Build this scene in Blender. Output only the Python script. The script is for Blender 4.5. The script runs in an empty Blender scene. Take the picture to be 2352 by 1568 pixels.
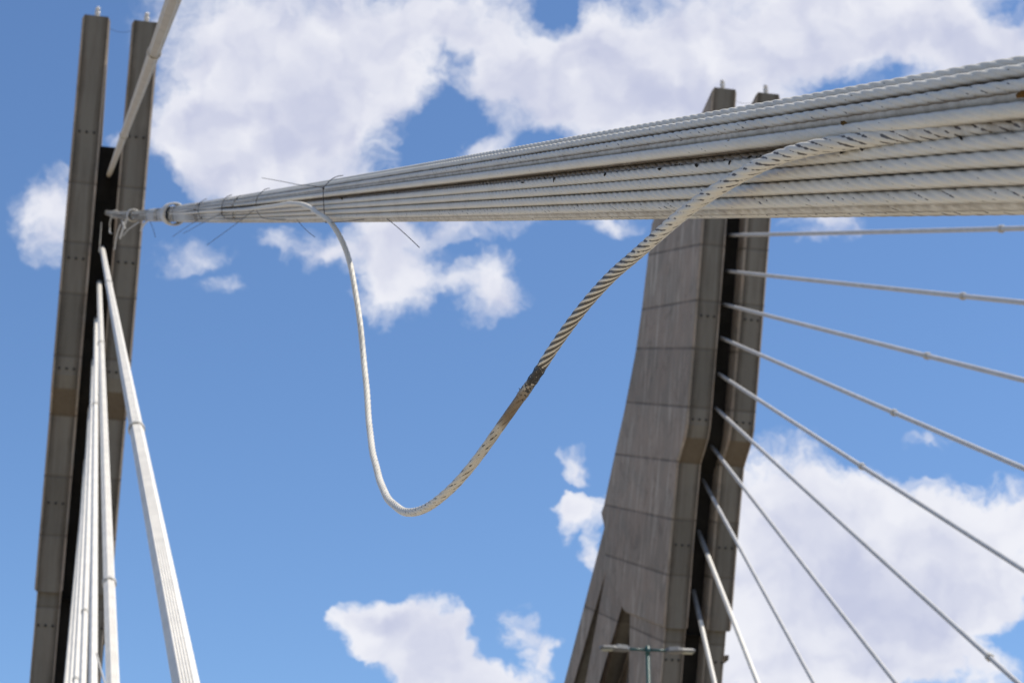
import bpy, bmesh, math, random
import numpy as np
from mathutils import Vector, Matrix
random.seed(7); rng = np.random.default_rng(7)
S = bpy.context.scene
COL = S.collection
# ------------------------------------------------------------------ camera
PITCH = math.radians(22.815)
FPX = 4575.4                      # focal length in pixels of a 2352 px wide picture (70 mm)
CAMH = 1.6
cd = bpy.data.cameras.new('camera'); cam = bpy.data.objects.new('camera', cd); COL.objects.link(cam)
cam.location = (0, 0, CAMH); cam.rotation_euler = (math.radians(90) + PITCH, 0, 0)
cd.lens = 70.03; cd.sensor_width = 36; cd.clip_start = 0.05; cd.clip_end = 3000
cd.dof.use_dof = True; cd.dof.focus_distance = 3.3; cd.dof.aperture_fstop = 14
S.camera = cam
# ------------------------------------------------------------------ sun
SUN = Vector((0.50, 0.0, 0.87)).normalized()
el = math.asin(SUN.z); azs = math.atan2(SUN.x, SUN.y)
sd = bpy.data.lights.new('sun', 'SUN'); sun = bpy.data.objects.new('sun', sd); COL.objects.link(sun)
sd.energy = 4.9; sd.angle = math.radians(0.53); sd.color = (1.0, 0.93, 0.82)
sun.rotation_euler = SUN.to_track_quat('Z', 'Y').to_euler(); sun.location = (20, 0, 60)
S.view_settings.view_transform = 'Standard'; S.view_settings.look = 'None'
S.view_settings.exposure = 0.0; S.view_settings.gamma = 1.0

# ------------------------------------------------------------------ node helper
class NT:
    def __init__(s, tree): s.t = tree; s.n = tree.nodes; s.l = tree.links
    def new(s, typ, **kw):
        x = s.n.new(typ)
        for k, v in kw.items(): setattr(x, k, v)
        return x
    def put(s, sock, v):
        if v is None: return
        if hasattr(v, 'links') or isinstance(v, bpy.types.NodeSocket): s.l.new(v, sock)
        else: sock.default_value = v
    def math(s, op, a, b=None, c=None, clamp=False):
        x = s.new('ShaderNodeMath', operation=op, use_clamp=clamp)
        s.put(x.inputs[0], a); s.put(x.inputs[1], b); s.put(x.inputs[2], c); return x.outputs[0]
    def vmath(s, op, a, b=None, out=0):
        x = s.new('ShaderNodeVectorMath', operation=op)
        s.put(x.inputs[0], a); s.put(x.inputs[1], b); return x.outputs[out]
    def noise(s, vec, scale, detail=3, rough=.5, dist=0, out='Fac'):
        x = s.new('ShaderNodeTexNoise'); s.put(x.inputs['Vector'], vec)
        x.inputs['Scale'].default_value = scale; x.inputs['Detail'].default_value = detail
        x.inputs['Roughness'].default_value = rough; x.inputs['Distortion'].default_value = dist
        return x.outputs[out]
    def ramp(s, v, a, b, c=0., d=1., smooth=True):
        x = s.new('ShaderNodeMapRange', interpolation_type='SMOOTHSTEP' if smooth else 'LINEAR')
        s.put(x.inputs[0], v); s.put(x.inputs[1], a); s.put(x.inputs[2], b); s.put(x.inputs[3], c); s.put(x.inputs[4], d)
        return x.outputs[0]
    def mix(s, f, a, b, blend='MIX'):
        x = s.new('ShaderNodeMix', data_type='RGBA', blend_type=blend)
        s.put(x.inputs[0], f); s.put(x.inputs[6], a); s.put(x.inputs[7], b); return x.outputs[2]
    def sep(s, v):
        x = s.new('ShaderNodeSeparateXYZ'); s.put(x.inputs[0], v); return x.outputs
    def comb(s, x_, y_, z_=0.):
        x = s.new('ShaderNodeCombineXYZ'); s.put(x.inputs[0], x_); s.put(x.inputs[1], y_); s.put(x.inputs[2], z_); return x.outputs[0]
    def mapping(s, vec, loc=(0,0,0), rot=(0,0,0), sc=(1,1,1), typ='POINT'):
        x = s.new('ShaderNodeMapping', vector_type=typ); s.put(x.inputs[0], vec)
        x.inputs[1].default_value = loc; x.inputs[2].default_value = rot; x.inputs[3].default_value = sc; return x.outputs[0]
def rgb(r, g, b): return (r, g, b, 1.0)

# ------------------------------------------------------------------ sky with clouds (fixed directions on the sky)
world = bpy.data.worlds.new('World'); S.world = world; world.use_nodes = True
w = NT(world.node_tree); w.n.clear()
tc = w.new('ShaderNodeTexCoord'); D = w.vmath('NORMALIZE', tc.outputs['Generated'])
sky = w.new('ShaderNodeTexSky', sky_type='NISHITA'); sky.sun_disc = False
sky.sun_elevation = el; sky.sun_rotation = azs
sky.air_density = 1.0; sky.dust_density = 0.5; sky.ozone_density = 2.2; sky.altitude = 300
fwd = Vector((0, math.cos(PITCH), math.sin(PITCH))); up = Vector((0, -math.sin(PITCH), math.cos(PITCH)))
dx = w.vmath('DOT_PRODUCT', D, (1, 0, 0), 1); du = w.vmath('DOT_PRODUCT', D, tuple(up), 1); df = w.vmath('DOT_PRODUCT', D, tuple(fwd), 1)
dfc = w.math('MAXIMUM', df, 0.15)
K = FPX / 1000
U = w.math('ADD', w.math('MULTIPLY', w.math('DIVIDE', dx, dfc), K), 1.176)
V = w.math('SUBTRACT', 0.784, w.math('MULTIPLY', w.math('DIVIDE', du, dfc), K))
P = w.comb(U, V, 0.)
w1 = w.vmath('SUBTRACT', w.noise(P, 5.0, 4, .55, out='Color'), (.5, .5, .5))
w2 = w.vmath('SUBTRACT', w.noise(P, 17.0, 5, .6, out='Color'), (.5, .5, .5))
def vscale(v, k):
    x = w.new('ShaderNodeVectorMath', operation='SCALE'); w.put(x.inputs[0], v); x.inputs['Scale'].default_value = k; return x.outputs[0]
PW = w.vmath('ADD', P, w.vmath('ADD', vscale(w1, .16), vscale(w2, .06)))
PW = w.vmath('MULTIPLY', PW, (1, 1, 0))
# cloud puffs: centre x, y, half sizes, tilt (degrees), weight
BL = [(560,110,250,230,0,1.2),(660,310,330,170,-8,1.2),(480,330,170,120,0,.9),(830,190,230,230,20,1.2),(500,250,140,160,0,.7),(620,420,230,70,0,.6),
 (1060,60,330,170,0,1.1),(1150,190,170,110,30,.7),(1340,170,260,120,-10,.9),(1330,255,270,90,5,.9),(1500,240,250,130,0,1.),(1720,110,420,180,0,1.3),
 (1640,250,230,90,0,.8),(2050,50,420,170,0,1.3),(2270,130,230,160,0,1.1),(1420,90,200,120,0,.8),
 (115,500,92,115,0,1.1),(60,490,40,45,0,.2),(430,592,120,45,-12,.42),(500,667,85,28,5,.40),(265,325,40,40,0,.6),
 (905,605,135,120,30,1.25),(750,590,110,45,-5,.75),(650,548,80,38,0,.5),(895,680,80,80,0,.7),(1115,650,95,85,0,1.2),(1010,635,70,22,0,.4),
 (1040,522,210,34,0,.62),(850,535,120,40,0,.5),(1110,342,95,40,-8,.9),(1415,512,75,30,0,.75),
 (1885,520,90,42,0,.7),(1845,565,40,25,0,.5),(2130,1000,70,28,0,.42),
 (1800,1225,220,215,0,1.35),(1990,1310,300,210,12,1.5),(2220,1270,290,170,0,1.4),(1880,1420,330,190,0,1.4),(2130,1420,230,120,-20,1.),(2010,1130,45,55,0,.5),
 (1780,1540,260,130,0,1.0),(2060,1530,170,90,0,.6),(2230,1530,130,50,0,.55),(2330,1180,80,60,0,.5),
 (1318,1070,42,38,30,.75),(1332,1158,78,60,-30,.66),(1290,1160,40,40,0,.25),(1372,1262,36,65,0,.6),(1300,1230,30,45,0,.3),(1345,1110,120,14,0,-.5),
 (870,1425,105,75,10,1.5),(965,1450,125,100,0,1.6),(1010,1530,150,95,20,1.5),(1130,1568,150,60,10,1.0),(1192,1440,45,75,10,.5),(1240,1490,45,50,0,.4),
 (1000,280,150,90,0,-1.1),(940,340,130,70,-20,-.7),(1275,30,70,70,0,-1.2),(1900,190,110,55,0,-1.0),(620,215,45,28,0,-.45),(1345,178,35,25,0,-.5),(1060,125,60,30,30,-.6),
 (430,215,40,40,0,-.45),(550,310,40,20,0,-.4),(1240,330,90,40,0,-.5),(370,430,60,90,0,-.5),(1050,165,140,70,25,-.85),(1620,130,80,50,0,-.35),(2060,165,130,60,0,-.9),(2320,25,110,70,0,-.8),(1480,30,80,60,0,-.5),(1200,235,60,60,0,-.45),(1000,635,50,90,0,-.35),(800,640,60,50,0,-.4),(700,60,40,40,0,-.2),(1760,20,90,30,0,-.4)]
acc = None
for (bx, by, rx, ry, an, wt) in BL:
    m = w.mapping(PW, (bx/1000, by/1000, 0), (0, 0, math.radians(an)), (rx/1000*1.15, ry/1000*1.15, 1), 'TEXTURE')
    g = w.new('ShaderNodeTexGradient', gradient_type='SPHERICAL'); w.put(g.inputs[0], m)
    acc = w.math('MULTIPLY_ADD', g.outputs[1], wt, acc if acc is not None else 0.)
# outside the part of the sky that was looked at, loose clouds of the same kind
ex = w.math('MAXIMUM', w.math('ABSOLUTE', w.math('SUBTRACT', U, 1.176)), w.math('MULTIPLY', w.math('ABSOLUTE', w.math('SUBTRACT', V, .784)), 1.5))
outm = w.ramp(ex, 1.25, 1.8)
outm = w.math('MAXIMUM', outm, w.ramp(df, .3, .2))
gen = w.ramp(w.noise(w.vmath('MULTIPLY', D, (1, 1, 1.8)), 3.2, 6, .55), .48, .72, 0, 1.0)
acc = w.math('ADD', w.math('MULTIPLY', acc, w.math('SUBTRACT', 1., outm)), w.math('MULTIPLY', gen, outm))
acc0 = acc; acc = w.math('MINIMUM', acc, 1.15)
fb = w.noise(PW, 9.0, 8, .60)
fb2 = w.noise(PW, 32.0, 6, .65)
dens = w.math('ADD', w.math('ADD', acc, w.math('MULTIPLY', w.math('SUBTRACT', fb, .5), 1.5)), w.math('MULTIPLY', w.math('SUBTRACT', fb2, .5), .5))
dens = w.math('MULTIPLY', dens, w.ramp(acc, .0, .16))
cm = w.math('POWER', w.ramp(dens, .0, w.ramp(V, .9, 1.15, 1.0, .60)), .85)
fs0 = w.noise(PW, 4.2, 3.2, .5); fs1 = w.noise(w.vmath('ADD', PW, (.03, -.055, 0)), 4.2, 3.2, .5)
relief = w.math('SUBTRACT', fs1, fs0)          # thicker towards the sun = shaded
core = w.ramp(w.math('ADD', w.math('ADD', w.math('MULTIPLY', acc0, .40), w.math('MULTIPLY', relief, 2.6)), w.math('MULTIPLY', w.math('SUBTRACT', w.noise(PW, 8.0, 4, .5), .5), 1.0)), -.15, w.ramp(V, .9, 1.15, 1.2, 1.55))
CW = rgb(.89, .895, .95); CG = rgb(.565, .595, .76)
ccol = w.mix(core, CW, CG)
SKYS = 0.12
ccol = w.mix(1., ccol, rgb(1/SKYS, 1/SKYS, 1/SKYS), 'MULTIPLY')
skc = w.mix(1., sky.outputs[0], rgb(.90, 1.085, 1.28), 'MULTIPLY')
fin = w.mix(w.math('MULTIPLY', cm, .97), skc, ccol)
bg = w.new('ShaderNodeBackground'); w.put(bg.inputs[0], fin); bg.inputs[1].default_value = SKYS
wo = w.new('ShaderNodeOutputWorld'); w.l.new(bg.outputs[0], wo.inputs[0])

# ------------------------------------------------------------------ frame of the bridge (metres; the camera stands at the origin, deck at z = 0)
AZ = 0.2147
b = np.array([math.sin(AZ), -math.cos(AZ), 0.]); n = np.array([math.cos(AZ), math.sin(AZ), 0.]); Z = np.array([0, 0, 1.])
TL = np.array([-14.07, 56.0, 0.]); TR = TL + n*21.604 - b*.126
def ray(x, y):
    a = (x-1176)/FPX; c = (784-y)/FPX
    return np.array([a, math.cos(PITCH)-c*math.sin(PITCH), math.sin(PITCH)+c*math.cos(PITCH)])
O = np.array([0, 0, CAMH])
def at(x, y, d): return O + ray(x, y)*d
def on_plane(x, y, nrm, C):
    r = ray(x, y); return O + r*(((C-O)@nrm)/(r@nrm))

# ------------------------------------------------------------------ objects
def link(o, parent=None):
    COL.objects.link(o)
    if parent is not None: o.parent = parent
    return o
def tag(o, label=None, cat=None, group=None, kind=None):
    if label: o['label'] = label
    if cat: o['category'] = cat
    if group: o['group'] = group
    if kind: o['kind'] = kind
    return o
def empty(name, loc=(0,0,0), rz=0, **kw):
    o = bpy.data.objects.new(name, None); o.empty_display_size = .3; o.location = loc; o.rotation_euler = (0,0,rz)
    link(o); return tag(o, **kw)
def mesh_np(name, V_, F_, mat, parent=None, uv=None, attrs=None, smooth=True):
    V_ = np.asarray(V_, np.float64)
    if parent is not None:
        V_ = V_ - np.array(parent.location)          # parents used with this helper are not rotated
    me = bpy.data.meshes.new(name); nv = len(V_); F_ = np.asarray(F_, np.int32); nf = len(F_); k = F_.shape[1]
    me.vertices.add(nv); me.vertices.foreach_set('co', V_.astype(np.float32).ravel())
    me.loops.add(nf*k); me.loops.foreach_set('vertex_index', F_.ravel())
    me.polygons.add(nf); me.polygons.foreach_set('loop_start', np.arange(0, nf*k, k, dtype=np.int32))
    me.polygons.foreach_set('use_smooth', np.full(nf, smooth))
    if uv is not None:
        l = me.uv_layers.new(name='UVMap'); l.data.foreach_set('uv', np.asarray(uv, np.float32).ravel())
    if attrs:
        for kk, vv in attrs.items():
            a = me.attributes.new(kk, 'FLOAT', 'POINT'); a.data.foreach_set('value', np.asarray(vv, np.float32))
    me.update(calc_edges=True); me.validate()
    me.materials.append(mat)
    return link(bpy.data.objects.new(name, me), parent)
def from_bm(name, bm, mat, parent=None, smooth=False):
    me = bpy.data.meshes.new(name); bmesh.ops.recalc_face_normals(bm, faces=bm.faces[:]); bm.to_mesh(me); bm.free()
    for p in me.polygons: p.use_smooth = smooth
    me.materials.append(mat)
    return link(bpy.data.objects.new(name, me), parent)

def frames(P_):
    T = np.gradient(P_, axis=0); T /= np.linalg.norm(T, axis=1)[:, None]
    N_ = np.zeros_like(T); u = np.cross(T[0], Z); u /= np.linalg.norm(u); N_[0] = u
    for i in range(1, len(T)):
        u = N_[i-1] - T[i]*(N_[i-1]@T[i]); N_[i] = u/np.linalg.norm(u)
    return T, N_, np.cross(T, N_)
def arclen(P_): return np.concatenate([[0], np.cumsum(np.linalg.norm(np.diff(P_, axis=0), axis=1))])
LOBE = np.array([-.105, -.062, -.018, 0., -.018, -.062])
def tube(name, P_, R, mat, parent=None, lay=None, amp=None, nv=36, s0=0., attrs=None, crev=None):
    """round or six-lobed helical tube along the points"""
    P_ = np.asarray(P_, float); N = len(P_); T, A, B = frames(P_); s = arclen(P_) + s0
    R = np.broadcast_to(np.asarray(R, float), (N,))
    ang = np.arange(nv)/nv*2*np.pi
    rot = 2*np.pi*s/lay if lay else np.zeros(N)
    th = ang[None, :] + rot[:, None]
    r = np.broadcast_to(R[:, None], (N, nv)).copy()
    if amp is not None:
        lob = np.tile(LOBE, nv//6)
        r = r*(1 + lob[None, :]*np.broadcast_to(amp, (N,))[:, None])
    V_ = P_[:, None, :] + A[:, None, :]*(np.cos(th)*r)[..., None] + B[:, None, :]*(np.sin(th)*r)[..., None]
    V_ = V_.reshape(-1, 3)
    i = np.arange(N-1)[:, None]; j = np.arange(nv)[None, :]; j2 = (j+1) % nv
    F_ = np.stack([i*nv+j, i*nv+j2, (i+1)*nv+j2, (i+1)*nv+j], -1).reshape(-1, 4)
    jj = np.broadcast_to(j, (N-1, nv)); ii = np.broadcast_to(i, (N-1, nv))
    u0 = jj/nv*6; u1 = (jj+1)/nv*6
    uv = np.stack([np.stack([u0, s[ii]], -1), np.stack([u1, s[ii]], -1), np.stack([u1, s[ii+1]], -1), np.stack([u0, s[ii+1]], -1)], -2).reshape(-1, 2)
    at_ = {}
    if crev is not None:
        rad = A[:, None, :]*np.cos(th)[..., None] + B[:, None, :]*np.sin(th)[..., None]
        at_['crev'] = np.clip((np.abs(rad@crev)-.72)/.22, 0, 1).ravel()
    for kk, vv in (attrs or {}).items(): at_[kk] = np.repeat(np.broadcast_to(vv, (N,)), nv)
    return mesh_np(name, V_, F_, mat, parent, uv, at_)
def outline_tube(name, ax, u, v_, offs, R, mat, parent):
    """skin of a bundle: the outline of all its outer strands, swept along the cable"""
    nv = 96 if R < .012 else 20; th = np.arange(nv)/nv*2*np.pi; r_ = np.zeros(nv); nv_far = nv < 90
    for a, c_ in offs:
        pr = a*np.cos(th)+c_*np.sin(th); dd = R*R-(a*a+c_*c_-pr*pr); ok = dd > 0
        r_ = np.where(ok, np.maximum(r_, pr+np.sqrt(np.maximum(dd, 0))), r_)
    if nv_far: r_[:] = np.hypot(offs[0][0], offs[0][1])*.94 + R
    N = len(ax); V_ = ax[:, None, :] + (np.cos(th)*r_)[None, :, None]*u + (np.sin(th)*r_)[None, :, None]*v_
    i = np.arange(N-1)[:, None]; j = np.arange(nv)[None, :]; j2 = (j+1) % nv
    F_ = np.stack([i*nv+j, i*nv+j2, (i+1)*nv+j2, (i+1)*nv+j], -1).reshape(-1, 4)
    return mesh_np(name, V_.reshape(-1, 3), F_, mat, parent)
def multi_tube(name, paths, R, mat, parent=None, nv=6):
    """several tubes in one mesh, for the strands of a far cable"""
    Vs, Fs, off = [], [], 0
    for P_ in paths:
        T, A, B = frames(P_); N = len(P_); th = np.arange(nv)/nv*2*np.pi
        v = P_[:, None, :] + A[:, None, :]*(np.cos(th)*R)[None, :, None] + B[:, None, :]*(np.sin(th)*R)[None, :, None]
        i = np.arange(N-1)[:, None]; j = np.arange(nv)[None, :]; j2 = (j+1) % nv
        Fs.append(np.stack([i*nv+j, i*nv+j2, (i+1)*nv+j2, (i+1)*nv+j], -1).reshape(-1, 4)+off)
        Vs.append(v.reshape(-1, 3)); off += N*nv
    return mesh_np(name, np.concatenate(Vs), np.concatenate(Fs), mat, parent)
def smooth_path(pts, step):
    """centripetal Catmull-Rom through the points, resampled evenly"""
    p = np.asarray(pts, float); p = np.vstack([2*p[0]-p[1], p, 2*p[-1]-p[-2]])
    out = []
    for i in range(1, len(p)-2):
        p0, p1, p2, p3 = p[i-1:i+3]
        t0 = 0.; t1 = t0+max(np.linalg.norm(p1-p0), 1e-6)**.5; t2 = t1+max(np.linalg.norm(p2-p1), 1e-6)**.5; t3 = t2+max(np.linalg.norm(p3-p2), 1e-6)**.5
        t = np.linspace(t1, t2, 40, endpoint=False)[:, None]
        a1 = (t1-t)/(t1-t0)*p0+(t-t0)/(t1-t0)*p1; a2 = (t2-t)/(t2-t1)*p1+(t-t1)/(t2-t1)*p2; a3 = (t3-t)/(t3-t2)*p2+(t-t2)/(t3-t2)*p3
        b1 = (t2-t)/(t2-t0)*a1+(t-t0)/(t2-t0)*a2; b2 = (t3-t)/(t3-t1)*a2+(t-t1)/(t3-t1)*a3
        out.append((t2-t)/(t2-t1)*b1+(t-t1)/(t2-t1)*b2)
    out = np.vstack(out+[p[-2][None]])
    s = arclen(out); m = max(int(s[-1]/step), 2); q = np.linspace(0, s[-1], m)
    return np.stack([np.interp(q, s, out[:, k]) for k in range(3)], 1)

# ------------------------------------------------------------------ materials
def principled(name, rough=.6, metal=0., spec=.5):
    m = bpy.data.materials.new(name); m.use_nodes = True; t = NT(m.node_tree)
    bs = t.n['Principled BSDF']; bs.inputs['Roughness'].default_value = rough; bs.inputs['Metallic'].default_value = metal
    bs.inputs['Specular IOR Level'].default_value = spec
    return m, t, bs
def attr(t, name):
    a = t.new('ShaderNodeAttribute'); a.attribute_name = name; return a.outputs['Fac']

def mat_strand(name='white_sheathing', base=(.62, .585, .505)):
    m, t, bs = principled(name, .42, 0, .45)
    uv = t.new('ShaderNodeUVMap').outputs[0]; s = t.sep(uv)
    tcn = t.new('ShaderNodeTexCoord'); ob = tcn.outputs['Object']
    g = t.math('ABSOLUTE', t.math('SUBTRACT', t.math('FRACT', t.math('ADD', s[0], .5)), .5))     # 0 in a groove
    stripe, soot, brown = attr(t, 'stripe'), attr(t, 'soot'), attr(t, 'brown')
    nf = t.noise(ob, 34, 3, .6); nfine = t.noise(ob, 210, 4, .65); nl = t.noise(ob, 9, 3, .5)
    nd = t.noise(ob, 58, 2, .5)
    wid = t.math('MULTIPLY', t.math('MULTIPLY_ADD', stripe, .5, .5), t.ramp(t.math('ADD', nd, t.math('MULTIPLY', stripe, .42)), .60, .86, 0, .26))
    edge = t.math('SUBTRACT', g, t.math('MULTIPLY', t.math('SUBTRACT', nfine, .5), .14))
    sm = t.math('LESS_THAN', edge, wid)
    sm = t.math('MULTIPLY', sm, t.math('GREATER_THAN', wid, .02))
    dirt = t.ramp(t.math('ADD', nl, t.math('MULTIPLY', t.math('SUBTRACT', nfine, .5), .5)), .42, .85, 0, .45)
    c = t.mix(dirt, rgb(*base), rgb(base[0]*.74, base[1]*.71, base[2]*.64))
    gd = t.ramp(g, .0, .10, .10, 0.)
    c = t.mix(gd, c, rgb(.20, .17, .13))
    c = t.mix(t.math('MULTIPLY', sm, .93), c, rgb(.034, .025, .018))
    bm_ = t.math('MULTIPLY', brown, t.ramp(t.math('ADD', nf, t.math('SUBTRACT', brown, .5)), .30, .75, .15, 1.))
    c = t.mix(bm_, c, t.mix(nfine, rgb(.075, .045, .022), rgb(.23, .16, .09)))
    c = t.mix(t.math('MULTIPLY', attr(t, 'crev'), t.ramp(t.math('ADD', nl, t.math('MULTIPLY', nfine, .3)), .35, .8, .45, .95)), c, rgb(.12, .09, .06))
    sk = t.math('LESS_THAN', t.math('ADD', t.noise(ob, 75, 5, .7, 1.2), t.math('MULTIPLY', t.math('SUBTRACT', 1., soot), .8)), .635)
    c = t.mix(sk, c, rgb(.010, .009, .008))
    t.l.new(c, bs.inputs['Base Color'])
    bs_n = t.new('ShaderNodeBump'); bs_n.inputs['Strength'].default_value = .35; bs_n.inputs['Distance'].default_value = .0012
    t.l.new(t.math('ADD', nfine, t.math('MULTIPLY', nf, .6)), bs_n.inputs['Height']); t.l.new(bs_n.outputs[0], bs.inputs['Normal'])
    t.l.new(t.math('ADD', .38, t.math('MULTIPLY', nf, .3)), bs.inputs['Roughness'])
    return m
M_ST = mat_strand()
def simple(name, col, rough=.6, metal=0., var=.15, scale=8., spec=.5):
    m, t, bs = principled(name, rough, metal, spec)
    ob = t.new('ShaderNodeTexCoord').outputs['Object']
    nz = t.noise(ob, scale, 4, .6)
    c = t.mix(t.ramp(nz, .3, .7), rgb(*[x*(1-var) for x in col]), rgb(*[min(1, x*(1+var)) for x in col]))
    t.l.new(c, bs.inputs['Base Color']); return m
M_CAB = simple('weathered_white_cable', (.76, .715, .625), .45, 0, .07, 3)
M_TCAB = simple('shade_toned_cable', (.50, .455, .37), .5, 0, .1, 3)  # white cable seen from below, its underside shade put into the tan
M_RCAB = simple('greyed_white_cable', (.50, .49, .475), .5, 0, .08, 3)
M_BAND = simple('white_band', (.50, .475, .42), .5, 0, .12, 20)
M_PIPE = simple('dark_guide_pipe', (.16, .165, .17), .5, 0, .2, 4)
M_WIRE = simple('rusty_tie_wire', (.035, .03, .03), .7, .2, .3, 60)
M_DIRT = simple('black_grime', (.02, .017, .013), .95, 0, .4, 90)
M_LEAF = simple('dry_leaf', (.15, .085, .02), .8, 0, .4, 120)
M_HOLE = simple('shadowed_hole', (.03, .03, .028), .95)
M_GLASS = simple('beacon_glass', (.62, .60, .58), .2, 0, .1)
M_BASE = simple('beacon_base', (.55, .52, .46), .5, 0, .1)
M_GREEN = simple('green_painted_steel', (.012, .06, .055), .4, 0, .15, 6)
M_LAMP = simple('aluminium_housing', (.15, .15, .145), .45, .2, .1, 6)
M_LENS = simple('lamp_lens', (.42, .42, .32), .3, 0, .1, 6)

SEAMS = [((-7.58,32.26),(-2.3,30.16)),((-9.53,30.79),(-2.93,28.31)),((-10.56,29.6),(-3.72,26.82)),((-12.28,28.03),(-4.36,24.86)),((-13.51,26.29),(-5.54,23.25)),
         ((-15.69,24.92),(-6.53,21.45)),((-14.65,22.45),(-7.52,19.73))]
LOWSEAMS = [((-12.31,19.03),(-7.76,17.28)),((-14,15.6),(-9.3,13.9)),((-15.5,12),(-10.7,10.3)),((-17,8),(-12.5,6.4))]
def mat_concrete(name, lines, tint=1.0):
    m, t, bs = principled(name, .88, 0, .25)
    ob = t.new('ShaderNodeTexCoord').outputs['Object']; s = t.sep(ob)
    geo = t.new('ShaderNodeNewGeometry')
    x, y, z = s[0], s[1], s[2]
    # y runs backwards; lean-following coordinate
    lean = t.math('MULTIPLY_ADD', z, .42, y)           # constant along the leaning front
    v1 = t.comb(t.math('MULTIPLY', x, 1.), lean, t.math('MULTIPLY', z, .10))
    streak = t.noise(v1, 3.4, 5, .62)
    streak2 = t.noise(v1, 11., 4, .6)
    blot = t.noise(ob, .62, 6, .68, .6); fine = t.noise(ob, 14, 5, .65)
    seam = None
    pid = 0.
    for (a, c_) in lines:
        # line in (y=-q, z)
        y0, z0 = -a[0], a[1]+CAMH; y1, z1 = -c_[0], c_[1]+CAMH; mm = (z1-z0)/(y1-y0)
        d = t.math('SUBTRACT', t.math('SUBTRACT', z, z0), t.math('MULTIPLY', t.math('SUBTRACT', y, y0), mm))
        pid = t.math('ADD', pid, t.math('GREATER_THAN', d, 0.))
        dd = t.ramp(t.math('ABSOLUTE', d), .01, .08, 1, 0)
        dd = t.math('MULTIPLY', dd, t.ramp(blot, .3, .6, .5, 1.))
        seam = dd if seam is None else t.math('MAXIMUM', seam, dd)
    wn = t.new('ShaderNodeTexWhiteNoise', noise_dimensions='1D'); t.put(wn.inputs['W'], pid)
    panel = wn.outputs[0]
    brownc = rgb(.28*tint, .228*tint, .185*tint); grey = rgb(.225*tint, .20*tint, .168*tint); pale = rgb(.42*tint, .375*tint, .32*tint); dark = rgb(.085*tint, .078*tint, .062*tint)
    c = t.mix(t.ramp(blot, .35, .65), brownc, grey)
    c = t.mix(t.ramp(streak, .50, .72, 0, .75), c, pale)
    c = t.mix(t.ramp(streak2, .50, .75, 0, .35), c, dark)
    c = t.mix(t.ramp(t.noise(ob, .9, 6, .7, 1.5), .50, .68, 0, .5), c, rgb(.13*tint, .108*tint, .088*tint))
    c = t.mix(t.ramp(t.noise(t.comb(t.math('MULTIPLY', x, .8), lean, t.math('MULTIPLY', z, .22)), 1.6, 5, .6, .5), .54, .68, 0, .55), c, pale)
    # front faces: two prongs 0.906 m wide; a pale strip down the middle, dark runs at the edges
    pc = t.math('ABSOLUTE', t.math('SUBTRACT', t.math('ABSOLUTE', t.math('SUBTRACT', x, 1.254)), .801))
    wob = t.math('MULTIPLY', t.math('SUBTRACT', t.noise(t.comb(x, 0., t.math('MULTIPLY', z, .35)), 2.2, 3), .5), .22)
    c = t.mix(t.math('MULTIPLY', t.ramp(t.math('ABSOLUTE', t.math('ADD', t.math('MULTIPLY', t.sep(geo.outputs['Normal'])[0], n[0]), t.math('MULTIPLY', t.sep(geo.outputs['Normal'])[1], n[1]))), .3, .5, 1, 0), .66), c, rgb(.090*tint,.089*tint,.078*tint))  # leaning fronts darkened here, their shade put into the colour
    strip = t.ramp(t.math('ADD', pc, wob), .17, .26, 1, 0)
    gap = t.ramp(t.noise(t.comb(0., 0., z), .33, 2), .40, .50)
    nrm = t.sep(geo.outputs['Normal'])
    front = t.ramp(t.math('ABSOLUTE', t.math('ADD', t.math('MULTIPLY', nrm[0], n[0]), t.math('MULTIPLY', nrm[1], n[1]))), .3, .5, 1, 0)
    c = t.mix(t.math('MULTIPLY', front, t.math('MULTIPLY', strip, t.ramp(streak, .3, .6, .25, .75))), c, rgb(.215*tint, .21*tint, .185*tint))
    c = t.mix(t.math('MULTIPLY', front, t.math('MULTIPLY', t.ramp(t.math('ADD', pc, wob), .25, .36), .6)), c, t.mix(gap, rgb(.10, .078, .052), rgb(.045, .042, .034)))
    cham = t.math('MULTIPLY', t.ramp(z, 24.8, 24.9), t.ramp(z, 25.42, 25.5, 1, 0))
    c = t.mix(t.math('MULTIPLY', front, t.math('MULTIPLY', cham, .75)), c, t.mix(streak2, rgb(.15, .115, .075), rgb(.09, .07, .05)))
    pk = t.math('MULTIPLY_ADD', panel, .24, t.math('MULTIPLY_ADD', front, -.42, 1.13)); c = t.mix(1., c, t.comb(pk, pk, pk), 'MULTIPLY')  # front shade also scales the colour; panels vary at random
    c = t.mix(t.ramp(fine, .35, .75, 0, .35), c, rgb(.15, .14, .125))
    c = t.mix(t.math('MULTIPLY', seam, t.math('MULTIPLY_ADD', front, -.25, .62)), c, rgb(.06, .05, .042))
    t.l.new(c, bs.inputs['Base Color'])
    bp = t.new('ShaderNodeBump'); bp.inputs['Strength'].default_value = .5; bp.inputs['Distance'].default_value = .02
    t.l.new(t.math('SUBTRACT', t.math('ADD', fine, streak2), seam), bp.inputs['Height']); t.l.new(bp.outputs[0], bs.inputs['Normal'])
    return m
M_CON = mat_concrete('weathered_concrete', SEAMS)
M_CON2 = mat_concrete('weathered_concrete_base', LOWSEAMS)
M_WEB = simple('slot_shade_steel_box', (.02, .019, .017), .9, 0, .3, 1.2, .15)  # near-black holds the deep shade of the slot

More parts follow.
